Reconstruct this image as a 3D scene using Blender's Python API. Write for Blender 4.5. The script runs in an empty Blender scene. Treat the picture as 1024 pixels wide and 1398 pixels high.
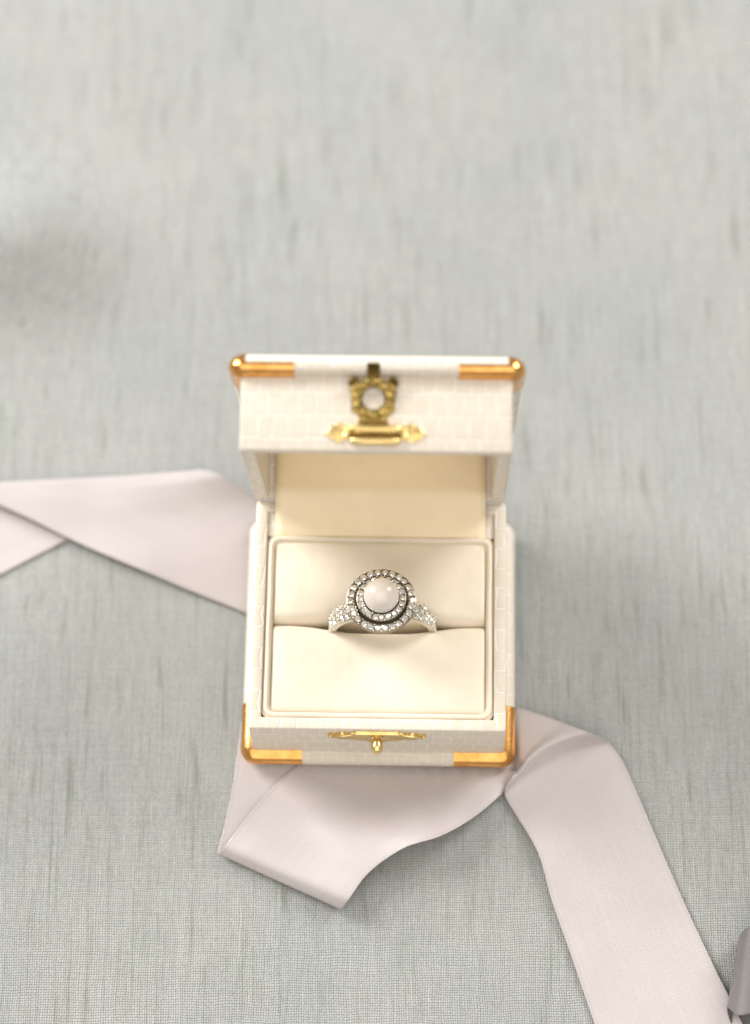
import bpy, bmesh, math, random
import numpy as np
from mathutils import Matrix, Vector, noise
random.seed(7)
R = math.radians
MM = 0.001
sc = bpy.context.scene
col = sc.collection

# ------------------------------------------------------------------ camera, world, lamps, exposure
BW, BD, BH = 50.0, 47.84, 19.23          # box: width, depth, rim height (mm)
LH, LID_ANGLE = 14.0, 78.7               # lid height (mm), opening angle
CAM = dict(D=527.0, e=67.84, yaw=-3.24, roll=-2.32, ax=-1.33, ay=23.39, f=3560.0)
def _cam_axes():
    e, y, ro = R(CAM['e']), R(CAM['yaw']), R(CAM['roll'])
    fw = np.array([math.sin(y)*math.cos(e), math.cos(y)*math.cos(e), -math.sin(e)])
    r = np.array([math.cos(y), -math.sin(y), 0.0]); u = np.cross(r, fw)
    r2 = math.cos(ro)*r + math.sin(ro)*u; u2 = -math.sin(ro)*r + math.cos(ro)*u
    return np.array([CAM['ax'], CAM['ay'], 15.0]) - CAM['D']*fw, r2, u2, fw
CC, CR, CU, CF = _cam_axes()
def at(x, y, z=0.0):
    """measured point of the place (photo coordinates, 1024 wide) at height z mm -> mm"""
    d = CF + CR*((x-512)/CAM['f']) + CU*((699-y)/CAM['f'])
    return CC + d*((z-CC[2])/d[2])
cd = bpy.data.cameras.new('camera'); cam = bpy.data.objects.new('camera', cd); col.objects.link(cam)
M = Matrix.Identity(4)
for i in range(3):
    M[i][0], M[i][1], M[i][2], M[i][3] = CR[i], CU[i], -CF[i], CC[i]*MM
cam.matrix_world = M
cd.sensor_fit = 'HORIZONTAL'; cd.sensor_width = 36.0; cd.lens = CAM['f']/1024*36
cd.clip_start = 0.02; cd.clip_end = 20.0
cd.dof.use_dof = True; cd.dof.aperture_fstop = 7.6; cd.dof.aperture_blades = 0
FOCUS = at(521, 820, 28.0)
cd.dof.focus_distance = float(np.dot(FOCUS-CC, CF))*MM
sc.camera = cam

w = bpy.data.worlds.new('World'); sc.world = w; w.use_nodes = True
bg = w.node_tree.nodes['Background']; bg.inputs[0].default_value = (1.0, 0.985, 0.96, 1); bg.inputs[1].default_value = 0.42

def area_light(name, direction, dist, size, power, colour):
    l = bpy.data.lights.new(name, 'AREA'); l.shape = 'RECTANGLE'; l.size, l.size_y = size; l.energy = power; l.color = colour
    o = bpy.data.objects.new(name, l); col.objects.link(o)
    v = Vector(direction).normalized(); o.location = v*dist
    o.rotation_euler = (-v).to_track_quat('-Z', 'Y').to_euler()
    return o
area_light('window_light_left', (-0.76, 0.52, 0.50), 1.1, (0.45, 0.6), 16.5, (1.0, 0.985, 0.96))
area_light('window_light_right', (0.66, 0.58, 0.58), 1.2, (0.4, 0.5), 9.0, (1.0, 0.985, 0.96))
area_light('overhead_fill_light', (0.05, -0.55, 1.0), 1.3, (1.7, 1.7), 12.0, (1.0, 0.925, 0.80))  # added soft warm overhead fill, no actual ceiling lamp

sc.view_settings.view_transform = 'Standard'; sc.view_settings.look = 'None'
sc.view_settings.gamma = 1.0; sc.view_settings.use_curve_mapping = False; sc.view_settings.exposure = 0.0
sc.render.engine = 'CYCLES'
sc.cycles.use_denoising = True
sc.cycles.max_bounces = 8; sc.cycles.transmission_bounces = 6; sc.cycles.caustics_reflective = True
sc.render.film_transparent = False

# ------------------------------------------------------------------ materials
def new_mat(name):
    m = bpy.data.materials.new(name); m.use_nodes = True
    return m, m.node_tree.nodes, m.node_tree.links, m.node_tree.nodes['Principled BSDF']
def plain(name, colour, rough, metal=0.0, **kw):
    m, n, l, p = new_mat(name)
    p.inputs['Base Color'].default_value = (*colour, 1); p.inputs['Roughness'].default_value = rough; p.inputs['Metallic'].default_value = metal
    for k, v in kw.items(): p.inputs[k].default_value = v
    return m
def math_node(n, l, op, a, b=None, c=None):
    k = n.new('ShaderNodeMath'); k.operation = op
    for i, v in enumerate((a, b, c)):
        if v is None: continue
        if isinstance(v, (int, float)): k.inputs[i].default_value = v
        else: l.new(v, k.inputs[i])
    return k.outputs[0]
def mapped(n, l, src, scale, rot=(0, 0, 0), loc=(0, 0, 0)):
    m = n.new('ShaderNodeMapping'); m.inputs['Scale'].default_value = scale; m.inputs['Rotation'].default_value = rot; m.inputs['Location'].default_value = loc
    l.new(src, m.inputs['Vector']); return m.outputs[0]
def noise_tex(n, l, vec, scale, detail=2.0, rough=0.5):
    t = n.new('ShaderNodeTexNoise'); t.inputs['Scale'].default_value = scale; t.inputs['Detail'].default_value = detail; t.inputs['Roughness'].default_value = rough
    l.new(vec, t.inputs['Vector']); return t.outputs['Fac']
def ramp(n, l, fac, stops):
    r = n.new('ShaderNodeValToRGB'); r.color_ramp.elements[0].position = stops[0][0]; r.color_ramp.elements[0].color = (*stops[0][1], 1)
    r.color_ramp.elements[1].position = stops[-1][0]; r.color_ramp.elements[1].color = (*stops[-1][1], 1)
    for pos, c in stops[1:-1]:
        e = r.color_ramp.elements.new(pos); e.color = (*c, 1)
    l.new(fac, r.inputs[0]); return r.outputs[0]
def mix_col(n, l, mode, fac, a, b):
    m = n.new('ShaderNodeMix'); m.data_type = 'RGBA'; m.blend_type = mode
    for sock, v in ((m.inputs[0], fac), (m.inputs[6], a), (m.inputs[7], b)):
        if isinstance(v, (int, float)): sock.default_value = v
        elif isinstance(v, tuple): sock.default_value = (*v, 1)
        else: l.new(v, sock)
    return m.outputs[2]
def bump(n, l, h, dist, strength=1.0, normal=None):
    b = n.new('ShaderNodeBump'); b.inputs['Distance'].default_value = dist; b.inputs['Strength'].default_value = strength
    l.new(h, b.inputs['Height'])
    if normal is not None: l.new(normal, b.inputs['Normal'])
    return b.outputs[0]

def linen():
    m, n, l, p = new_mat('linen_weave')
    tc = n.new('ShaderNodeTexCoord'); v = mapped(n, l, tc.outputs['Object'], (1000, 1000, 1000), rot=(0, 0, R(-1.2)))
    wob = n.new('ShaderNodeTexNoise'); wob.inputs['Scale'].default_value = 0.12; wob.inputs['Detail'].default_value = 2; l.new(v, wob.inputs['Vector'])
    wv = n.new('ShaderNodeVectorMath'); wv.operation = 'MULTIPLY_ADD'; l.new(wob.outputs['Color'], wv.inputs[0]); wv.inputs[1].default_value = (1.2, 1.2, 0); l.new(v, wv.inputs[2])
    s0 = n.new('ShaderNodeSeparateXYZ'); l.new(wv.outputs[0], s0.inputs[0])
    jx = noise_tex(n, l, mapped(n, l, v, (0.9, 0.05, 1), loc=(5, 2, 0)), 1.0, 2, 0.6)
    jy = noise_tex(n, l, mapped(n, l, v, (0.06, 0.9, 1), loc=(9, 4, 0)), 1.0, 2, 0.6)
    class s: pass
    s.outputs = [math_node(n, l, 'MULTIPLY_ADD', jx, 0.40, s0.outputs[0]), math_node(n, l, 'MULTIPLY_ADD', jy, 0.28, s0.outputs[1])]
    per = 0.46
    k = 2*math.pi/per
    sx = math_node(n, l, 'SINE', math_node(n, l, 'MULTIPLY', s.outputs[0], k))
    sy = math_node(n, l, 'SINE', math_node(n, l, 'MULTIPLY', s.outputs[1], k*0.92))
    hx = math_node(n, l, 'SINE', math_node(n, l, 'MULTIPLY', s.outputs[0], k/2))
    hy = math_node(n, l, 'SINE', math_node(n, l, 'MULTIPLY', s.outputs[1], k*0.92/2))
    over = math_node(n, l, 'MULTIPLY', hx, hy)                                       # which thread lies on top
    ax = math_node(n, l, 'ABSOLUTE', hx); ay = math_node(n, l, 'ABSOLUTE', hy)
    gaps = math_node(n, l, 'MULTIPLY', math_node(n, l, 'POWER', ax, 0.6), math_node(n, l, 'POWER', ay, 0.6))
    height = math_node(n, l, 'ADD', gaps, math_node(n, l, 'MULTIPLY', over, 0.35))
    # yarns of uneven thickness and tone: long thin streaks along the warp, short ones along the weft
    st1 = noise_tex(n, l, mapped(n, l, v, (1.9, 0.034, 1)), 1.0, 3, 0.6)
    st2 = noise_tex(n, l, mapped(n, l, v, (0.50, 0.050, 1), loc=(31, 7, 0)), 1.0, 2, 0.5)
    st3 = noise_tex(n, l, mapped(n, l, v, (0.05, 1.8, 1), loc=(3, 17, 0)), 1.0, 2, 0.5)
    cloud = noise_tex(n, l, v, 0.022, 3, 0.55)
    fleck = noise_tex(n, l, v, 1.6, 3, 0.75)
    yarn = ramp(n, l, noise_tex(n, l, mapped(n, l, v, (3.2, 0.16, 1), loc=(2, 11, 0)), 1.0, 2, 0.6), [(0.28, (0.88, 0.885, 0.875)), (0.7, (1.07, 1.07, 1.065))])
    slub = ramp(n, l, st1, [(0.25, (0.71, 0.72, 0.68)), (0.41, (0.965, 0.965, 0.955)), (0.70, (1.03, 1.03, 1.03))])
    slub2 = ramp(n, l, st2, [(0.25, (0.74, 0.75, 0.72)), (0.38, (0.965, 0.97, 0.96)), (0.7, (1.01, 1.01, 1.01))])
    weft = ramp(n, l, st3, [(0.3, (0.96, 0.96, 0.955)), (0.6, (1.01, 1.01, 1.01))])
    base = ramp(n, l, cloud, [(0.35, (0.388, 0.396, 0.402)), (0.65, (0.428, 0.430, 0.434))])
    weave = ramp(n, l, gaps, [(0.08, (0.50, 0.52, 0.49)), (0.50, (0.94, 0.94, 0.93)), (0.9, (1.16, 1.16, 1.14))])
    fl = ramp(n, l, fleck, [(0.3, (0.86, 0.865, 0.85)), (0.7, (1.12, 1.12, 1.115))])
    c = base
    for q in (slub, slub2, weft, yarn, weave, fl): c = mix_col(n, l, 'MULTIPLY', 1.0, c, q)
    l.new(c, p.inputs['Base Color']); p.inputs['Roughness'].default_value = 0.85
    p.inputs['Specular IOR Level'].default_value = 0.25
    p.inputs['Sheen Weight'].default_value = 0.15
    l.new(bump(n, l, height, 0.00010, 0.8), p.inputs['Normal'])
    return m
def croc():
    m, n, l, p = new_mat('embossed_leather')
    tc = n.new('ShaderNodeTexCoord'); uv = tc.outputs['UV']
    nz = n.new('ShaderNodeTexNoise'); nz.inputs['Scale'].default_value = 0.22; nz.inputs['Detail'].default_value = 1; l.new(uv, nz.inputs['Vector'])
    wv = n.new('ShaderNodeVectorMath'); wv.operation = 'MULTIPLY_ADD'; l.new(nz.outputs['Color'], wv.inputs[0]); wv.inputs[1].default_value = (1.7, 1.1, 0); l.new(uv, wv.inputs[2])
    b = n.new('ShaderNodeTexBrick'); l.new(wv.outputs[0], b.inputs['Vector'])
    b.inputs['Scale'].default_value = 1.0; b.inputs['Brick Width'].default_value = 3.0; b.inputs['Row Height'].default_value = 4.3
    b.inputs['Mortar Size'].default_value = 0.28; b.inputs['Mortar Smooth'].default_value = 0.9; b.inputs['Bias'].default_value = 0
    b.offset = 0.42; b.squash = 1.0
    b.inputs['Color1'].default_value = (0.715, 0.64, 0.548, 1); b.inputs['Color2'].default_value = (0.735, 0.66, 0.568, 1); b.inputs['Mortar'].default_value = (0.82, 0.77, 0.70, 1)
    fine = noise_tex(n, l, uv, 5.0, 3, 0.6)
    mott = ramp(n, l, noise_tex(n, l, uv, 0.35, 3, 0.6), [(0.3, (0.95, 0.945, 0.93)), (0.7, (1.03, 1.03, 1.03))])
    l.new(mix_col(n, l, 'MULTIPLY', 1.0, b.outputs['Color'], mott), p.inputs['Base Color'])
    inv = math_node(n, l, 'SUBTRACT', 1.0, b.outputs['Fac'])
    nb = bump(n, l, inv, 0.00010, 0.7)
    l.new(bump(n, l, fine, 0.00004, 0.5, nb), p.inputs['Normal'])
    p.inputs['Roughness'].default_value = 0.42
    return m
def smooth_leather(name, c, r=0.5):
    m, n, l, p = new_mat(name)
    tc = n.new('ShaderNodeTexCoord'); v = mapped(n, l, tc.outputs['Object'], (1000, 1000, 1000))
    f = noise_tex(n, l, v, 4.5, 3, 0.6); g = noise_tex(n, l, v, 0.16, 2, 0.5)
    l.new(mix_col(n, l, 'MULTIPLY', 1.0, c, ramp(n, l, g, [(0.3, (0.965, 0.96, 0.95)), (0.7, (1.02, 1.02, 1.02))])), p.inputs['Base Color'])
    p.inputs['Roughness'].default_value = r
    l.new(bump(n, l, f, 0.00004, 0.6), p.inputs['Normal'])
    return m
def satin(name, c, rough=0.30):
    m, n, l, p = new_mat(name)
    tc = n.new('ShaderNodeTexCoord'); uv = tc.outputs['UV']
    s = n.new('ShaderNodeSeparateXYZ'); l.new(uv, s.inputs[0])
    a = math_node(n, l, 'ADD', s.outputs[1], math_node(n, l, 'MULTIPLY', s.outputs[0], 0.18))
    line = math_node(n, l, 'SINE', math_node(n, l, 'MULTIPLY', a, 2*math.pi/0.42))
    f = noise_tex(n, l, mapped(n, l, uv, (6, 1.2, 1)), 1.0, 2, 0.6)
    hgt = math_node(n, l, 'ADD', math_node(n, l, 'MULTIPLY', line, 0.5), f)
    tone = ramp(n, l, noise_tex(n, l, uv, 0.09, 3, 0.55), [(0.3, (0.955, 0.95, 0.95)), (0.7, (1.03, 1.03, 1.03))])
    thread = ramp(n, l, noise_tex(n, l, mapped(n, l, uv, (2.4, 0.05, 1)), 1.0, 2, 0.6), [(0.3, (0.965, 0.965, 0.965)), (0.7, (1.025, 1.025, 1.025))])
    edge = math_node(n, l, 'GREATER_THAN', math_node(n, l, 'ABSOLUTE', math_node(n, l, 'SUBTRACT', s.outputs[0], 11.75)), 11.2)      # woven selvedge
    col_ = mix_col(n, l, 'MULTIPLY', 1.0, mix_col(n, l, 'MULTIPLY', 1.0, c, tone), thread)
    col_ = mix_col(n, l, 'MULTIPLY', math_node(n, l, 'MULTIPLY', edge, 0.35), col_, (0.80, 0.78, 0.77))
    l.new(col_, p.inputs['Base Color'])
    tg = n.new('ShaderNodeTangent'); tg.direction_type = 'UV_MAP'; tg.uv_map = 'UVMap'; l.new(tg.outputs[0], p.inputs['Tangent'])
    p.inputs['Roughness'].default_value = rough; p.inputs['Anisotropic'].default_value = 0.75; p.inputs['Specular IOR Level'].default_value = 0.9
    p.inputs['Sheen Weight'].default_value = 0.2; p.inputs['Sheen Roughness'].default_value = 0.4
    hgt = math_node(n, l, 'ADD', hgt, math_node(n, l, 'MULTIPLY', edge, 1.2))
    l.new(bump(n, l, hgt, 0.00004, 0.6), p.inputs['Normal'])
    return m
def worn_metal(name, c, c2, rough):
    m, n, l, p = new_mat(name)
    tc = n.new('ShaderNodeTexCoord'); v = mapped(n, l, tc.outputs['Object'], (1000, 1000, 1000))
    f = noise_tex(n, l, v, 0.5, 4, 0.65)
    l.new(ramp(n, l, f, [(0.35, c2), (0.6, c)]), p.inputs['Base Color'])
    rr = n.new('ShaderNodeMapRange'); l.new(f, rr.inputs[0]); rr.inputs[3].default_value = rough*1.5; rr.inputs[4].default_value = rough*0.8
    l.new(rr.outputs[0], p.inputs['Roughness']); p.inputs['Metallic'].default_value = 1.0
    l.new(bump(n, l, noise_tex(n, l, v, 3.0, 2, 0.5), 0.00003, 0.4), p.inputs['Normal'])
    return m
def diamond_mat():
    m, n, l, p = new_mat('diamond')
    p.inputs['Base Color'].default_value = (0.97, 0.94, 0.88, 1); p.inputs['Roughness'].default_value = 0.02
    p.inputs['IOR'].default_value = 2.2; p.inputs['Metallic'].default_value = 0.6; p.inputs['Transmission Weight'].default_value = 0.4
    p.inputs['Coat Weight'].default_value = 0.7; p.inputs['Coat IOR'].default_value = 2.0
    return m
MAT = dict(
    linen=linen(), croc=croc(),
    lining=smooth_leather('cream_lining', (0.93, 0.79, 0.56), 0.55),
    cushion=smooth_leather('cream_cushion_leather', (0.80, 0.712, 0.585), 0.5),
    satin=satin('blush_satin', (0.515, 0.465, 0.462)),
    mauve=satin('mauve_satin', (0.15, 0.135, 0.135), 0.5),
    gold=worn_metal('polished_gold', (0.89, 0.47, 0.16), (0.76, 0.35, 0.09), 0.17),
    brass=worn_metal('brass', (0.92, 0.70, 0.33), (0.80, 0.57, 0.22), 0.24),
    dim_brass=worn_metal('dim_reflection_brass', (0.44, 0.32, 0.11), (0.15, 0.10, 0.025), 0.26),  # the hasp's dim reflection of dark surroundings is put into this colour
    dark_brass=worn_metal('dark_reflection_brass', (0.20, 0.13, 0.04), (0.10, 0.06, 0.02), 0.35),  # dark reflections on the hasp's ears and tip, painted into the brass
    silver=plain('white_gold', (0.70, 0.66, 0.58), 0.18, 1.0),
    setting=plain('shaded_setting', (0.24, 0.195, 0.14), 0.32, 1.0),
    dark_silver=plain('gap_shade_silver', (0.06, 0.045, 0.03), 0.4, 1.0),  # near-black tone paints in the shade of the gap between the halos
    pearl=plain('pearl', (0.74, 0.66, 0.59), 0.36, 0.0, **{'Coat Weight': 1.0, 'Coat IOR': 1.7, 'Coat Roughness': 0.22, 'Sheen Weight': 0.2}),
    diamond=diamond_mat(),
)

# ------------------------------------------------------------------ mesh helpers (all coordinates in mm)
def tag(o, label, cat=None, group=None, kind=None):
    if label: o['label'] = label
    if cat: o['category'] = cat
    if group: o['group'] = group
    if kind: o['kind'] = kind
    return o
def empty(name, loc, label, cat):
    o = bpy.data.objects.new(name, None); col.objects.link(o); o.location = Vector(loc)*MM; o.empty_display_size = 0.01
    return tag(o, label, cat)
def make(name, verts, faces, mat, parent=None, smooth=True, uvs=None, auto=None):
    me = bpy.data.meshes.new(name)
    me.from_pydata([(v[0]*MM, v[1]*MM, v[2]*MM) for v in verts], [], faces)
    me.materials.append(MAT[mat])
    bm = bmesh.new(); bm.from_mesh(me)
    if uvs is None: bmesh.ops.recalc_face_normals(bm, faces=bm.faces)
    lay = bm.loops.layers.uv.new('UVMap')
    bm.normal_update()
    for f in bm.faces:
        f.smooth = smooth
        nn = f.normal; a = max(range(3), key=lambda k: abs(nn[k]))
        for lp in f.loops:
            if uvs is not None: lp[lay].uv = uvs[lp.vert.index]
            else:
                c = lp.vert.co/MM
                lp[lay].uv = (c.x, c.y+97) if a == 2 else ((c.x, c.z+53) if a == 1 else (c.y+31, c.z+53))
    bm.to_mesh(me); bm.free()
    if smooth: me.set_sharp_from_angle(angle=R(auto if auto else 38))
    o = bpy.data.objects.new(name, me); col.objects.link(o)
    if parent: o.parent = parent
    return o
def rrect(hx, hy, r, seg=5, cx=0, cy=0):
    pts = []
    for (sx, sy, a0) in ((1, -1, -90), (1, 1, 0), (-1, 1, 90), (-1, -1, 180)):
        for k in range(seg+1):
            a = R(a0+90*k/seg)
            pts.append((cx+sx*(hx-r)+r*math.cos(a), cy+sy*(hy-r)+r*math.sin(a)))
    return pts
def loft(rings, cap0=False, cap1=False, closed=True):
    V, F = [], []; n = len(rings[0])
    for rg in rings: V += list(rg)
    for i in range(len(rings)-1):
        for j in range(n if closed else n-1):
            a, b = i*n+j, i*n+(j+1) % n
            F.append((a, b, b+n, a+n))
    if cap0: F.append(tuple(range(n-1, -1, -1)))
    if cap1: F.append(tuple(range((len(rings)-1)*n, len(rings)*n)))
    return V, F
def rect_rings(profile, hx, hy, r0, seg=5, cx=0, cy=0):
    return [[(x, y, z) for x, y in rrect(hx+o, hy+o, max(r0+o, 0.35), seg, cx, cy)] for o, z in profile]
def tube(path, rad, seg=10, closed=False):
    P = [Vector(p) for p in path]; n = len(P); rings = []; up = Vector((0, 0, 1))
    for i in range(n):
        t = (P[(i+1) % n]-P[i-1]) if closed else (P[min(i+1, n-1)]-P[max(i-1, 0)])
        t.normalize()
        u = up if abs(t.dot(up)) < 0.95 else Vector((0, 1, 0))
        a = t.cross(u).normalized(); b = a.cross(t).normalized()
        rr = rad[i] if isinstance(rad, (list, tuple)) else rad
        rings.append([tuple(P[i]+a*rr*math.cos(2*math.pi*k/seg)+b*rr*math.sin(2*math.pi*k/seg)) for k in range(seg)])
    V, F = [], []
    for rg in rings: V += rg
    for i in range(n if closed else n-1):
        for k in range(seg):
            i2 = (i+1) % n
            F.append((i*seg+k, i*seg+(k+1) % seg, i2*seg+(k+1) % seg, i2*seg+k))
    if not closed: F += [tuple(range(seg-1, -1, -1)), tuple(range((n-1)*seg, n*seg))]
    return V, F
def lathe(prof, seg=24):
    return loft([[(r*math.cos(2*math.pi*k/seg), r*math.sin(2*math.pi*k/seg), z) for k in range(seg)] for r, z in prof], True, True)
def merge(*vf):
    V, F = [], []
    for v, f in vf:
        o = len(V); V += list(v); F += [tuple(i+o for i in q) for q in f]
    return V, F
def xf(vf, mat):
    return [tuple(mat @ Vector(v)) for v in vf[0]], vf[1]
def ball(c, r, seg=10, ringn=6, sq=(1, 1, 1)):
    V = [(c[0], c[1], c[2]+r*sq[2])]; F = []
    for i in range(1, ringn):
        a = math.pi*i/ringn
        for k in range(seg):
            b = 2*math.pi*k/seg
            V.append((c[0]+r*sq[0]*math.sin(a)*math.cos(b), c[1]+r*sq[1]*math.sin(a)*math.sin(b), c[2]+r*sq[2]*math.cos(a)))
    V.append((c[0], c[1], c[2]-r*sq[2])); e = len(V)-1
    for k in range(seg):
        F.append((0, 1+k, 1+(k+1) % seg)); F.append((e, e-seg+(k+1) % seg, e-seg+k))
    for i in range(ringn-2):
        for k in range(seg):
            a, b = 1+i*seg+k, 1+i*seg+(k+1) % seg
            F.append((a, a+seg, b+seg, b))
    return V, F
def smooth_loop(pts, sub=4):
    out = []; n = len(pts)
    for i in range(n):
        p0, p1, p2, p3 = (np.array(pts[(i+k-1) % n], float) for k in range(4))
        for s in range(sub):
            t = s/sub
            out.append(tuple(0.5*((2*p1)+(p2-p0)*t+(2*p0-5*p1+4*p2-p3)*t*t+(3*p1-p0-3*p2+p3)*t**3)))
    return out
def plate(outline, thick, hole=None, edge=0.12):
    """flat outline in (x, z), front towards -y, back at y = 0; hole = (cx, cz, r)"""
    n = len(outline); cx = sum(p[0] for p in outline)/n; cz = sum(p[1] for p in outline)/n
    def ring(y, inset): return [(p[0]+(cx-p[0])*inset, y, p[1]+(cz-p[1])*inset) for p in outline]
    rings = [ring(0, 0), ring(-thick+edge, 0), ring(-thick, edge/4)]
    if hole:
        hx, hz, hr = hole
        ang = [math.atan2(p[1]-hz, p[0]-hx) for p in outline]
        rings += [[(hx+hr*math.cos(a), -thick, hz+hr*math.sin(a)) for a in ang], [(hx+hr*math.cos(a), 0, hz+hr*math.sin(a)) for a in ang]]
        V, F = loft(rings); m = 4*n
        F += [(m+j, m+(j+1) % n, (j+1) % n, j) for j in range(n)]
        return V, F
    return loft(rings, True, True)

# ------------------------------------------------------------------ the cloth the box stands on
def cloth_height(x, y):
    h = 0.9*noise.noise((x/70, y/95, 3.1)) + 0.45*noise.noise((x/32, y/60, 8.7))
    c = at(5, 338); dx, dy = x-c[0], y-c[1]
    h += 10.0*math.exp(-(dx/21)**2-(dy/16)**2)   # hump added so its slope shades a patch at the left edge
    k = min(1.0, max(0.0, (math.hypot(x, y-4)-34)/60))
    return h*k - 0.05
def build_cloth():
    nx, ny = 260, 300; x0, x1, y0, y1 = -260, 260, -260, 340
    V, F = [], []
    for j in range(ny+1):
        for i in range(nx+1):
            x, y = x0+(x1-x0)*i/nx, y0+(y1-y0)*j/ny
            V.append((x, y, cloth_height(x, y)))
    for j in range(ny):
        for i in range(nx):
            a = j*(nx+1)+i; F.append((a, a+1, a+nx+2, a+nx+1))
    o = make('tablecloth', V, F, 'linen', auto=180)
    return tag(o, 'grey green slubbed linen cloth laid flat under everything', 'tablecloth', kind='structure')
build_cloth()

# ------------------------------------------------------------------ the ring box
WALL = 2.4
box = empty('ring_box', (0, 0, 0), 'open ivory embossed leather ring box with gold corners and cream cushion', 'ring box')
Z0 = 0.65                                   # the ribbon runs under the box
hx, hy = BW/2, BD/2
# base shell
prof = [(-0.3, Z0+0.4), (0, Z0+0.6), (0, BH-0.35), (-0.1, BH-0.1), (-0.35, BH), (-WALL+0.3, BH), (-WALL+0.08, BH-0.1), (-WALL, BH-0.3), (-WALL, 3.0)]
base = make('base', *loft(rect_rings(prof, hx, hy, 0.7), True, True), 'croc', box, auto=50)
BEAD = [(-0.3, -0.12), (0.7, 0.0), (1.4, 0.22), (1.95, 0.75), (2.25, 1.45), (2.2, 2.1), (1.95, 2.75), (1.4, 3.35), (0.5, 3.85)]
base_prof = [(o, Z0+4.1-z) for o, z in BEAD]
make('plinth', *loft(rect_rings(base_prof, hx, hy, 0.7, 7), True, True), 'croc', base, auto=60)
def corner_path(sx, sy, r0, arm, seg=8, hx=hx, hy=hy):
    """points and outward normals round one corner, from the arm along x to the arm along y"""
    out = []
    for k in range(4): out.append((sx*(hx-arm+(arm-r0)*k/4), sy*hy, 0, sy))
    for k in range(seg+1):
        a = math.pi/2*(1-k/seg)
        out.append((sx*(hx-r0+r0*math.cos(a)), sy*(hy-r0+r0*math.sin(a)), sx*math.cos(a), sy*math.sin(a)))
    for k in range(1, 5): out.append((sx*hx, sy*(hy-r0-(arm-r0)*k/4), sx, 0))
    return out
def trim(sx, sy, zf, parent, cy=0.0, arm=9.9):
    r0 = 0.7; g = 0.16
    sect = [(0.05, -0.35), (0.72, -0.18), (1.42, 0.04), (2.0, 0.55), (2.25+g, 1.35), (2.22+g, 1.75), (2.05+g*0.9, 2.1), (1.75, 2.1), (1.4, 1.6), (0.6, 0.4)]
    rings = [[(x+nx*o, y+ny*o+cy, zf(z)) for o, z in sect] for x, y, nx, ny in corner_path(sx, sy, r0, arm)]
    a = loft(rings, True, True)
    # cap wrapping up over the very corner
    g = 0.14
    sect2 = [(2.2+g, 1.9), (1.95+g, 2.75), (1.4+g, 3.4), (0.5+g*0.6, 3.95), (-0.9, 4.35), (-1.0, 3.9), (0.4, 3.5), (1.6, 2.2)]
    pth = [p for p in corner_path(sx, sy, r0, arm, 8)][4:13]
    rings2 = [[(x+nx*o, y+ny*o+cy, zf(z)) for o, z in sect2] for x, y, nx, ny in ([(sx*(hx-r0-0.15), sy*hy, 0, sy)]+pth+[(sx*hx, sy*(hy-r0-3.5), sx, 0)])]
    b = loft(rings2, True, True)
    return make('corner_trim', *merge(a, b), 'gold', parent, auto=50)
for sx in (-1, 1):
    trim(sx, -1, lambda z: Z0+4.1-z, base)

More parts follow.
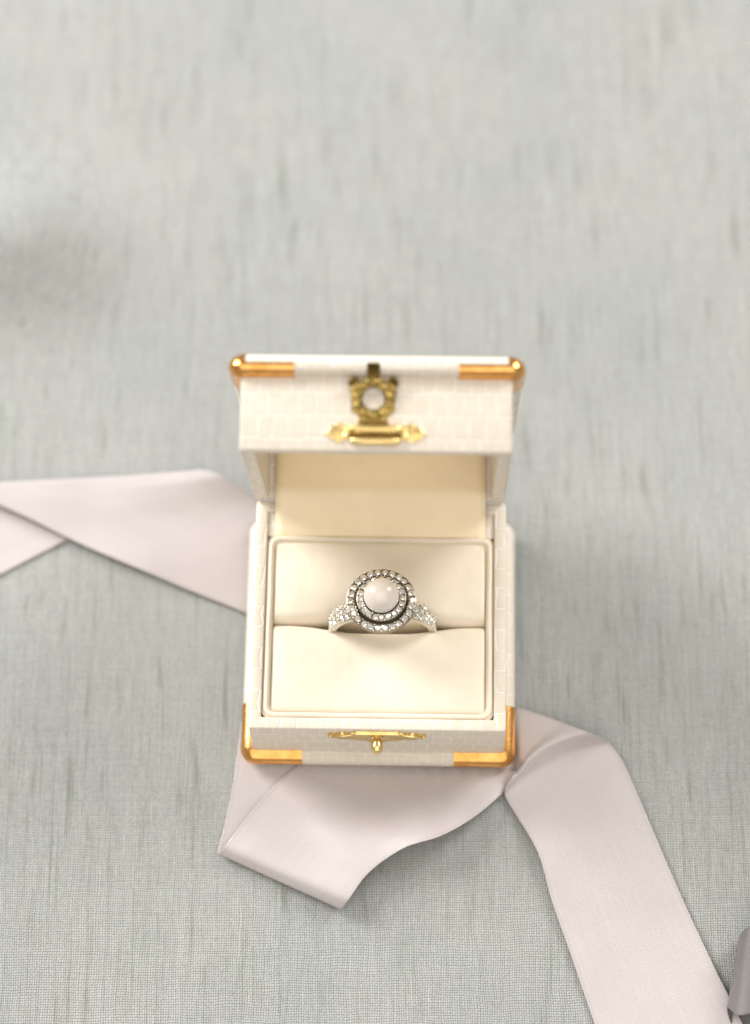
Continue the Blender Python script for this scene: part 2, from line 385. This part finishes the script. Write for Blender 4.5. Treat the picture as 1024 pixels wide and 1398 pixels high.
# cushion insert: lip, two padded cushions with the slot between them
YF, YB, WI = -21.45, 16.5, 22.3
def build_cushion():
    cy, hyc = (YF+YB)/2, (YB-YF)/2
    r = 0.56
    path = [(x, y) for x, y in rrect(WI-r, hyc-r, 1.7, 6, 0, cy)]
    tray = [(x, y, z) for x, y, z in []]
    P = [(x, y, BH-0.35+0.10*noise.noise((x*0.12, y*0.12, 5))) for x, y in path]
    # subdivide the long sides so the lip can waver a little
    Q = []
    for i, p in enumerate(P):
        q = P[(i+1) % len(P)]; d = math.dist(p, q); k = max(1, int(d/2.2))
        for s in range(k):
            t = s/k; x, y = p[0]+(q[0]-p[0])*t, p[1]+(q[1]-p[1])*t
            nn = 0.16*noise.noise((x*0.13+4, y*0.13, 2.2))
            Q.append((x+nn*(abs(y-cy) < hyc-2), y+nn*(abs(x) < WI-2), BH-0.72+0.12*noise.noise((x*0.1, y*0.1, 9.1))))
    def rr_(o, z): return [(x, y, z) for x, y in rrect(WI+o, hyc+o, 1.6, 6, 0, cy)]
    seat = make('cushion', *loft([rr_(0.22, 4.0), rr_(0.22, BH-0.95), rr_(0.1, BH-0.8), rr_(-1.0, BH-0.8), rr_(-1.25, BH-1.1), rr_(-1.25, 5.0)], True, True), 'cushion', box)
    make('piping', *tube(Q, r, 10, True), 'cushion', seat)
    make('ledge', *loft([[(x, y, z) for x, y in rrect(WI+0.25, (hy-WALL+0.05-YB)/2, 0.4, 3, 0, (hy-WALL+0.05+YB)/2)] for z in (4.0, BH-1.0, BH-0.7)], True, True), 'croc', seat)
    ys = SLOT_Y
    def gap(x):
        xx = x-RING_X
        return 0.06+1.20*math.exp(-(abs(xx)/11.8)**4)+0.25*math.exp(-(abs(xx)/17)**4)
    def pad(name, front):
        nx, ny = 96, 60; X = WI-1.18; V, F = [], []
        def edge(t, r, depth):   # falls away near an edge: t = distance from it
            if t >= r: return 0.0
            return depth*(1-math.sqrt(max(0, 1-((r-t)/r)**2)))
        for j in range(ny+1):
            for i in range(nx+1):
                u = i/nx; x = -X+2*X*(0.5-0.5*math.cos(math.pi*u))
                v = 0.5-0.5*math.cos(math.pi*j/ny)
                sag = 0.15*math.exp(-((x-RING_X)/9)**2)
                ya = (YF+1.25, ys-gap(x)-sag) if front else (ys+gap(x)*0.8, YB-1.05)
                y = ya[0]+(ya[1]-ya[0])*v
                tf, tb = y-ya[0], ya[1]-y; ts = X-abs(x)
                z = BH-0.75
                if front:
                    z += 0.85*math.sin(math.pi*min(1, max(0, v)))**0.7*(1-(abs(x)/X)**6)
                    z -= edge(tf, 1.2, 0.6)+edge(ts, 0.9, 1.2)+edge(tb, 1.7, 2.0)
                else:
                    z += 0.75*math.sin(math.pi*min(1, v*0.9+0.08))**0.8*(1-(abs(x)/X)**6)
                    slope = math.exp(-((x-RING_X)/13)**2)
                    z -= edge(tb, 1.2, 0.4)+edge(ts, 0.9, 1.2)+edge(tf, 2.2, 2.4)
                    z -= slope*2.6*math.exp(-max(0, tf-0.6)/2.6)
                z += 0.10*noise.noise((x*0.16, y*0.16, 1.3))+0.05*noise.noise((x*0.5, y*0.3, 6))
                if j in (0, ny) or i in (0, nx): z = min(z, BH-2.0)
                V.append((x, y, z))
        n0 = len(V)
        for j in range(ny):
            for i in range(nx):
                a = j*(nx+1)+i; F.append((a, a+1, a+nx+2, a+nx+1))
        # skirt down into the tray
        loop = [i for i in range(nx+1)]+[j*(nx+1)+nx for j in range(1, ny+1)]+[ny*(nx+1)+i for i in range(nx-1, -1, -1)]+[j*(nx+1) for j in range(ny-1, 0, -1)]
        for k in loop: V.append((V[k][0], V[k][1], 6.5))
        m = len(loop)
        for k in range(m): F.append((loop[k], n0+k, n0+(k+1) % m, loop[(k+1) % m]))
        make(name, V, F, 'cushion', seat, auto=75)
    pad('front_pad', True); pad('back_pad', False)
SLOT = at(520, 853, BH-1.4); SLOT_Y = float(SLOT[1]); RING_X = float(SLOT[0])
build_cushion()

# lid
LT = 2.7
lid_prof = [(-0.4, LH), (0, LH-0.1), (0, 0.3), (-0.1, 0.08), (-0.35, 0), (-LT+0.35, 0), (-LT+0.1, 0.08), (-LT, 0.35), (-LT, LH-1.2)]
lid = make('lid', *loft(rect_rings(lid_prof, hx, hy, 0.7, cy=-hy), True, True), 'croc', box, auto=50)
lid.location = Vector((-0.27, hy, BH))*MM; lid.rotation_euler = (-R(LID_ANGLE), 0, 0)
panel_prof = [(o, LH+z) for o, z in BEAD]+[(-1.2, LH+4.3), (-5, LH+4.75), (-12, LH+5.0), (-20, LH+5.1)]
make('lid_panel', *loft(rect_rings(panel_prof, hx, hy, 0.7, 7, cy=-hy), True, True), 'croc', lid, auto=60)
for sx in (-1, 1):
    trim(sx, -1, lambda z: LH+z, lid, cy=-hy)
def lid_pt(y, z):
    t = R(LID_ANGLE)
    return (hy+y*math.cos(t)+z*math.sin(t), BH-y*math.sin(t)+z*math.cos(t))
def build_lining():
    ctrl = [(YB+0.05, BH-6), (YB+0.1, BH-1.6), (YB+0.6, BH-0.5), (YB+2.2, BH+0.15), (YB+4.6, BH+1.2), lid_pt(-LT-0.6, 0.9), lid_pt(-LT-0.35, 4), lid_pt(-LT-0.3, 8), lid_pt(-LT-0.5, 10.8),
            lid_pt(-LT-1.6, LH-1.9), lid_pt(-LT-4, LH-1.55), lid_pt(-20, LH-2.0), lid_pt(-36, LH-2.0), lid_pt(-BD+LT+1.0, LH-1.6)]
    pts = []
    for i in range(len(ctrl)-1):
        p = [np.array(ctrl[min(max(i+k, 0), len(ctrl)-1)]) for k in (-1, 0, 1, 2)]
        for s in range(6):
            t = s/6; pts.append(0.5*((2*p[1])+(p[2]-p[0])*t+(2*p[0]-5*p[1]+4*p[2]-p[3])*t*t+(3*p[1]-p[0]-3*p[2]+p[3])*t**3))
    pts.append(np.array(ctrl[-1]))
    X = 21.0; nx = 24; V, F = [], []
    for k, (y, z) in enumerate(pts):
        for i in range(nx+1):
            x = -X+2*X*i/nx-0.15
            V.append((x, y, z+0.12*noise.noise((x*0.1, y*0.15, z*0.1))))
    n = nx+1
    for k in range(len(pts)-1):
        for i in range(nx): F.append((k*n+i, k*n+i+1, (k+1)*n+i+1, (k+1)*n+i))
    o = make('lining', V, F, 'lining', box, auto=180)
    m = o.modifiers.new('thickness', 'SOLIDIFY'); m.thickness = 0.5*MM; m.offset = 0
build_lining()

# clasp on the lid: hinge plate, barrel, turned-back hasp
def on_lid(x, out, z): return (x, -BD-out, z)
def lid_part(name, vf, mat, dx=0, dout=0, dz=0, tilt=0, auto=40):
    V = []
    for x, y, z in vf[0]:
        c, s = math.cos(tilt), math.sin(tilt)
        V.append((x+dx, (y*c-z*s)-BD-dout, (y*s+z*c)+dz))
    return make(name, V, vf[1], mat, lid, auto=auto)
HX = -0.1
leaf = [(4.3, -1.15), (5.0, -1.35), (5.7, -1.05), (6.2, -1.5), (6.9, -1.75), (7.5, -1.25), (8.2, -1.2), (8.7, -0.6), (9.1, 0.0), (8.7, 0.55), (8.2, 1.2), (7.4, 1.35), (6.8, 1.9), (6.1, 1.75), (5.6, 1.25), (5.0, 1.5), (4.3, 1.25)]
outl = smooth_loop([(x, z) for x, z in leaf]+[(-x, z) for x, z in reversed(leaf)], 3)
lid_part('hinge_plate', plate(outl, 0.45), 'brass', HX, 0, 3.35)
for sx in (-1, 1):      # engraved leaf veins standing proud
    rel = []
    for ang, ln in ((0, 3.4), (28, 2.6), (-28, 2.6), (60, 1.5), (-60, 1.5)):
        a = R(ang); p0 = (sx*5.2, -0.5, 0.1)
        p1 = (sx*(5.2+ln*math.cos(a)), -0.5, 0.1+ln*math.sin(a)*0.8)
        rel.append(tube([p0, ((p0[0]+p1[0])/2, -0.62, (p0[2]+p1[2])/2), p1], [0.18, 0.24, 0.1], 6))
    rel.append(ball((sx*5.4, -0.5, 0.1), 0.42, 10, 6, (1, 0.7, 1)))
    lid_part('leaf_relief', merge(*rel), 'brass', HX, 0, 3.35)
    lid_part('rivet', ball((0, 0, 0), 0.5, 10, 6, (1, 0.7, 1)), 'brass', HX+sx*4.25, 0.5, 4.3)
lid_part('hinge_barrel', tube([(-4.7, 0, 0), (-4.5, 0, 0), (4.5, 0, 0), (4.7, 0, 0)], [0.7, 0.85, 0.85, 0.7], 14), 'brass', HX, 0.8, 4.0)
lid_part('hinge_pin', tube([(-4.9, 0, 0), (4.9, 0, 0)], 0.34, 10), 'dark_brass', HX, 0.62, 2.75)
lid_part('hinge_knuckle', tube([(-4.4, 0, 0), (-4.2, 0, 0), (4.2, 0, 0), (4.4, 0, 0)], [0.6, 0.75, 0.75, 0.6], 14), 'brass', HX, 0.7, 1.75)
half = [(0.0, -4.6), (2.6, -4.5), (2.7, -3.9), (2.5, -3.5), (3.2, -2.9), (3.9, -2.3), (4.05, -1.6), (3.85, -1.2), (4.15, -0.5), (4.1, 0.4), (4.25, 1.1), (4.15, 1.8), (4.5, 2.4), (4.4, 3.2), (3.7, 3.75), (2.9, 3.6), (2.4, 3.0), (1.7, 3.3), (1.25, 3.7), (1.2, 4.0)]
outl = smooth_loop([(x, z) for x, z in half]+[(-x, z) for x, z in reversed(half) if x > 0], 3)
HX -= 0.45
HZ, HO, HT = 9.75, 0.45, 0.19
lid_part('hasp', plate(outl, 0.4, (0, 0, 2.05)), 'dim_brass', HX, HO, HZ, HT)
lid_part('hasp_eyelet', tube([(2.25*math.cos(a), -0.42, 2.25*math.sin(a)) for a in np.linspace(0, 2*math.pi, 40, endpoint=False)], 0.2, 8, True), 'dim_brass', HX, HO, HZ, HT)
rel = []
for k in range(11):
    a = 2*math.pi*(k+0.5)/11+math.pi/2
    rel.append(ball((3.2*math.cos(a), -0.42, 3.2*math.sin(a)), 0.66, 8, 6, (1, 0.7, 1)))
    a2 = a+math.pi/11
    rel.append(ball((3.7*math.cos(a2), -0.42, 3.6*math.sin(a2)), 0.3, 7, 5))
lid_part('hasp_rosette', merge(*rel), 'dim_brass', HX, HO, HZ, HT)
for sx in (-1, 1):
    pth = [(sx*2.5, -0.7, 3.15), (sx*3.0, -0.75, 3.5), (sx*3.7, -0.75, 3.55), (sx*4.25, -0.75, 3.05), (sx*4.3, -0.7, 2.4)]
    lid_part('hasp_scroll', tube(pth, [0.3, 0.45, 0.5, 0.45, 0.25], 8), 'dark_brass', HX, HO, HZ, HT)
vf = loft([[(-1.2, y0, z0), (1.2, y0, z0), (1.2, y0-0.6, z0+dz), (-1.2, y0-0.6, z0+dz)] for y0, z0, dz in ((0.1, 3.6, 0), (-0.15, 4.6, 0.1), (-0.9, 5.5, 0.2), (-1.5, 6.0, 0.5))], True, True)
lid_part('hasp_tip', vf, 'dark_brass', HX, HO, HZ, HT)
vf = loft([[(-2.7, -0.75, -5.3), (2.7, -0.75, -5.3), (2.6, -0.75, -4.3), (-2.6, -0.75, -4.3)], [(-2.7, 0, -5.3), (2.7, 0, -5.3), (2.6, 0, -4.3), (-2.6, 0, -4.3)]], True, True)
lid_part('hasp_neck', vf, 'dark_brass', HX, HO, HZ, HT)

# keeper plate and knob on the front of the base
KX, KZ = float(at(515, 1004, 16)[0]), BH-2.6
half = [(0, -4.0), (1.5, -3.7), (2.4, -2.7), (4.0, -2.5), (5.4, -1.7), (6.8, -1.9), (8.2, -1.2), (9.2, -0.6), (9.6, 0.1), (9.0, 0.7), (8.2, 0.45), (7.4, 1.15), (6.6, 1.35), (6.0, 0.95), (5.2, 1.35), (4.3, 1.6), (4.2, 2.0), (2.0, 2.05), (0, 2.05)]
outl = [(x, z) for x, z in half]+[(-x, z) for x, z in reversed(half[1:-1])]
outl = smooth_loop(outl, 3)
def base_part(name, vf, mat, auto=40):
    return make(name, [(x+KX, y-hy, z+KZ) for x, y, z in vf[0]], vf[1], mat, base, auto=auto)
base_part('keeper_plate', plate(outl, 0.6), 'brass')
rel = [tube([(-4.2, -0.6, 1.75), (4.2, -0.6, 1.75)], 0.26, 8)]
for sx in (-1, 1):
    rel.append(tube([(sx*5.0, -0.6, 1.0), (sx*6.5, -0.75, 0.95), (sx*7.6, -0.7, 0.75), (sx*8.6, -0.7, 0.1)], [0.15, 0.3, 0.24, 0.16], 7))
    rel.append(ball((sx*9.1, -0.6, 0.15), 0.42, 9, 6)); rel.append(ball((sx*6.7, -0.65, 0.35), 0.3, 8, 5))
base_part('keeper_relief', merge(*rel), 'brass')
kn = lathe([(1.25, 0), (1.3, 0.3), (0.95, 0.55), (0.95, 0.9), (1.12, 1.2), (1.18, 2.3), (1.05, 2.9), (0.7, 3.3), (0.35, 3.45)], 20)
base_part('knob', xf(kn, Matrix.Translation((0, -0.5, -0.2)) @ Matrix.Rotation(R(90), 4, 'X')), 'brass')

# ------------------------------------------------------------------ the pearl ring
RC = np.array([RING_X+0.30, SLOT_Y-0.25, BH-2.1]); TILT = R(5.0)
ring = empty('pearl_ring', tuple(RC-10.6*np.array([0, math.sin(TILT), math.cos(TILT)])), 'white gold pearl ring with a double diamond halo, standing in the cream cushion', 'ring')
ring.rotation_euler = (-TILT, R(0), R(1.5))
def brilliant(r):
    V = [(0.56*r*math.cos(k*math.pi/4), 0.56*r*math.sin(k*math.pi/4), 0.34*r) for k in range(8)]
    V += [(r*math.cos((k+.5)*math.pi/4), r*math.sin((k+.5)*math.pi/4), 0.0) for k in range(8)]
    V += [(0, 0, -0.8*r)]
    F = [tuple(range(8))]
    for k in range(8):
        F.append((k, 8+k, (k+1) % 8)); F.append((8+k, 8+(k+1) % 8, (k+1) % 8)); F.append((8+(k+1) % 8, 8+k, 16))
    return V, F
stone_mesh = {}
def stone(parent, pos, nrm, r, tw=0.0):
    key = round(r, 2)
    if key not in stone_mesh:
        o = make('diamond', *brilliant(r), 'diamond', parent, smooth=False); stone_mesh[key] = o.data
    else:
        o = bpy.data.objects.new('diamond', stone_mesh[key]); col.objects.link(o); o.parent = parent
    n = Vector(nrm).normalized()
    n = (n+Vector((random.uniform(-.2, .2), random.uniform(-.2, .2), random.uniform(-.2, .2)))).normalized()
    o.location = Vector(pos)*MM
    o.rotation_euler = (n.to_track_quat('Z', 'Y').to_matrix() @ Matrix.Rotation(tw, 3, 'Z')).to_euler()
    return o
RR, C0 = 9.7, 10.6       # mid radius of the band, height of its centre above the ring's foot
def build_ring():
    # band: width along y, thickness radial; widest at the shoulders
    rings = []; n = 96
    for k in range(n):
        a = 2*math.pi*k/n
        top = 0.5+0.5*math.cos(a)
        wd = 1.2+1.0*top**1.6; th = 0.62
        sect = [(-wd, -th*0.6), (-wd*0.75, -th), (wd*0.75, -th), (wd, -th*0.6), (wd, th*0.5), (wd*0.8, th), (-wd*0.8, th), (-wd, th*0.5)]
        rings.append([((RR+t)*math.sin(a), y, C0+(RR+t)*math.cos(a)) for y, t in sect])
    V, F = [], []
    for rg in rings: V += rg
    m = 8
    for i in range(n):
        for j in range(m):
            i2 = (i+1) % n; F.append((i*m+j, i*m+(j+1) % m, i2*m+(j+1) % m, i2*m+j))
    band = make('band', V, F, 'silver', ring)
    beads = []
    for sx in (-1, 1):
        for i in range(9):
            a = R(26+i*7.6)
            top = 0.5+0.5*math.cos(a); wd = 1.2+1.0*top**1.6; th = 0.62
            nrm = (sx*math.sin(a), 0, math.cos(a)); rr = RR+th+0.10
            for yy in (-0.70, 0.0, 0.70):
                stone(band, (sx*rr*math.sin(a), yy*wd, C0+(rr-0.25*abs(yy))*math.cos(a)), (nrm[0], yy*0.7, nrm[2]), 0.58, random.random())
            a2 = a+R(3.8)
            for yy in (-1.0, -0.36, 0.36, 1.0):
                beads.append(ball((sx*(rr+0.08)*math.sin(a2), yy*wd*0.93, C0+(rr+0.08)*math.cos(a2)), 0.21, 7, 5))
    make('bead_setting', *merge(*beads), 'silver', band)
    # shoulder wires under the outer halo
    gal = []
    for sx in (-1, 1):
        for yy in (-1.5, 1.5):
            gal.append(tube([(sx*5.6, yy, C0+9.0), (sx*4.9, yy*1.7, C0+10.6), (sx*4.9, yy*2.0, C0+12.3)], 0.42, 8))
    make('gallery', *merge(*gal, lathe([(2.2, C0+9.6), (3.2, C0+10.5), (3.4, C0+12.0), (3.0, C0+12.8)], 28)), 'silver', ring)
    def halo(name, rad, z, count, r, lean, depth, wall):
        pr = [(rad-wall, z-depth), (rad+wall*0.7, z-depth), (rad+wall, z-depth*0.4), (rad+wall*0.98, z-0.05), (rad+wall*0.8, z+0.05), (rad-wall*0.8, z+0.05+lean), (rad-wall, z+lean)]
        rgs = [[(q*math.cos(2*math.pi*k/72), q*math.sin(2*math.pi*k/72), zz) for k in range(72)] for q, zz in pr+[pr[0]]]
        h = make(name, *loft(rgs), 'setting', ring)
        bd = []
        for k in range(count):
            a = 2*math.pi*(k+random.uniform(-.06, .06))/count
            stone(h, (rad*math.cos(a), rad*math.sin(a), z+0.22+lean*0.5), (0.22*math.cos(a), 0.22*math.sin(a), 1), r, random.random())
            a2 = 2*math.pi*(k+.5)/count
            for q in (rad-wall*0.72, rad+wall*0.78):
                bd.append(ball((q*math.cos(a2), q*math.sin(a2), z+0.28+lean*0.5), 0.20, 7, 5))
        make('bead_setting', *merge(*bd), 'silver', h)
        return h
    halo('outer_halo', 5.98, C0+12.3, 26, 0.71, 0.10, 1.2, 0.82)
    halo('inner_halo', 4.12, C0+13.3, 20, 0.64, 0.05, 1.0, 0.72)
    make('halo_gap_shade', *lathe([(4.0, C0+11.3), (5.0, C0+11.5), (5.05, C0+11.9), (3.4, C0+12.6), (2.0, C0+12.6)], 48), 'dark_silver', ring)  # dark ring added as the painted shade between the two halos
    make('pearl_cup', *lathe([(1.0, C0+12.4), (2.9, C0+12.8), (3.2, C0+13.6), (2.9, C0+13.7), (1.0, C0+13.0)], 40), 'dark_silver', ring)
    pearl = make('pearl', *ball((0, 0, C0+14.6), 3.42, 48, 28, (1, 1, 0.97)), 'pearl', ring, auto=180)
build_ring()

# ------------------------------------------------------------------ ribbons
def ribbon(name, sections, mat, label, sub=14, na=22, thick=0.12, wrinkle=0.9):
    """sections: (ax, ay, az, bx, by, bz, p) both selvedges in photo coordinates with heights; p shapes the rise between them"""
    S = []
    for ax, ay, az, bx, by, bz, p, *bow in sections:
        S.append(np.array([*at(ax, ay, az), *at(bx, by, bz), p, *(bow[0] if bow else (0, 0))]))
    L = []
    for i in range(len(S)-1):
        p0, p1, p2, p3 = (S[min(max(i+k, 0), len(S)-1)] for k in (-1, 0, 1, 2))
        # centripetal-like tangents keep the creases tight
        d1 = np.linalg.norm(p2[:6]-p1[:6])+1e-6; d0 = np.linalg.norm(p1[:6]-p0[:6])+1e-6; d2 = np.linalg.norm(p3[:6]-p2[:6])+1e-6
        m1 = ((p1-p0)/d0*d1+(p2-p1)*d0/d1*1.0)/(d0+d1)*d1 if i > 0 else (p2-p1)
        m1 = (d1*((p1-p0)/d0)+d0*((p2-p1)/d1))/(d0+d1)*d1 if i > 0 else (p2-p1)
        m2 = (d2*((p2-p1)/d1)+d1*((p3-p2)/d2))/(d1+d2)*d1 if i < len(S)-2 else (p2-p1)
        for s in range(sub):
            t = s/sub; t2, t3 = t*t, t*t*t
            L.append((2*t3-3*t2+1)*p1+(t3-2*t2+t)*m1+(-2*t3+3*t2)*p2+(t3-t2)*m2)
    L.append(S[-1])
    V, F, UV = [], [], []; run = 0; prev = None
    for q in L:
        A, B, p = q[:3], q[3:6], max(0.2, q[6]); mid = (A+B)/2
        if prev is not None: run += np.linalg.norm(mid-prev)
        prev = mid; W = np.linalg.norm(B-A)
        for i in range(na+1):
            s = (0, 0.006, *[(k+0.5)/(na-3) for k in range(na-3)], 0.994, 1)[i]; P = A+(B-A)*s
            P[:2] += q[7:9]*4*s*(1-s)
            P[2] = B[2]+(A[2]-B[2])*(1-s)**p
            lift = min(1.0, max(0.0, (P[2]-0.5)/2.0))
            P[2] += wrinkle*lift*noise.noise((P[0]*0.07, P[1]*0.07, run*0.03))
            inside = abs(P[0]) < hx+3.2 and abs(P[1]) < hy+3.2
            dist = max(abs(P[0])-hx-2.3, abs(P[1])-hy-2.3)
            P[2] = min(P[2], 0.45+2.6*max(0.0, dist))
            P[2] = max(P[2], (0.12 if inside else cloth_height(P[0], P[1])+0.16))
            V.append(tuple(P)); UV.append((s*23.5, run))
    n = na+1
    for k in range(len(L)-1):
        for i in range(na): F.append((k*n+i, k*n+i+1, (k+1)*n+i+1, (k+1)*n+i))
    o = make(name, V, F, mat, None, uvs=UV, auto=180)
    m = o.modifiers.new('thickness', 'SOLIDIFY'); m.thickness = thick*MM; m.offset = 0
    return tag(o, label, 'ribbon')
ribbon('satin_ribbon', [
    (-260, 925, .3, -330, 790, .3, 1), (-60, 816, .3, -125, 700, .3, 1), (95, 735, .4, -88, 677, .5, 1), (225, 668, .8, -68, 668, .8, 1),
    (256, 645, 2.0, -62, 663, 1.2, 1), (276, 642, 4.4, -56, 665, 2.0, 1), (300, 648, 5.4, -20, 681, 2.2, 1), (322, 661, 4.6, 35, 706, 2.0, 1), (348, 680, 2.5, 100, 738, 1.6, 1),
    (400, 700, .4, 240, 798, 1.4, 1), (450, 722, .15, 345, 842, .6, 1), (520, 800, .15, 372, 872, .15, 1), (525, 900, .15, 350, 910, .15, 1),
    (500, 990, .15, 332, 975, .15, 1), (488, 1090, .3, 319, 1065, .3, 1), (475, 1190, .6, 307, 1125, .5, 1),
    (466, 1241, 1.8, 299, 1165, 1.6, 1), (472, 1234, 3.2, 304, 1159, 2.8, 1), (500, 1196, 4.0, 340, 1113, 2.0, 1.2), (545, 1161, 6.0, 385, 1062, 1.0, 1.8),
    (600, 1142, 6.5, 470, 1000, .4, 2.4), (650, 1113, 4.2, 590, 955, .4, 2.2), (684, 1085, 2.0, 690, 962, .6, 1.5),
    (687, 1081, 2.2, 760, 984, 3.0, 1, (-.3, .8)), (690, 1077, 2.6, 806, 1001, 6.5, 1, (-.8, 2.4)), (689, 1085, 1.2, 832, 1015, 3.0, 1, (-.4, 1.6)), (694, 1096, .8, 850, 1040, 1.6, 1, (0, .6)), (704, 1112, .8, 862, 1066, 1.2, 1),
    (735, 1165, 2.2, 892, 1135, 1.0, 1), (752, 1225, 1.6, 922, 1205, .6, 1), (778, 1300, .9, 964, 1297, .8, 1), (812, 1398, .7, 1011, 1392, 1.4, 1), (862, 1530, .6, 1066, 1510, .8, 1)],
    'satin', 'long blush satin ribbon folded on the linen and running under the ring box')
ribbon('mauve_ribbon', [
    (1180, 1262, .3, 1180, 1420, .3, 1), (1060, 1262, .4, 1050, 1415, .4, 1), (1017, 1272, 1.5, 1001, 1402, 1.2, 1), (1010, 1277, 4.0, 993, 1376, 3.5, 1), (1020, 1267, 7.5, 1008, 1386, 6.5, 1),
    (1050, 1252, 9.0, 1050, 1376, 8.0, 1), (1170, 1250, 7.0, 1170, 1380, 6.0, 1)],
    'mauve', 'dark mauve ribbon loop cut off by the right edge near the blush tail', wrinkle=0.1)
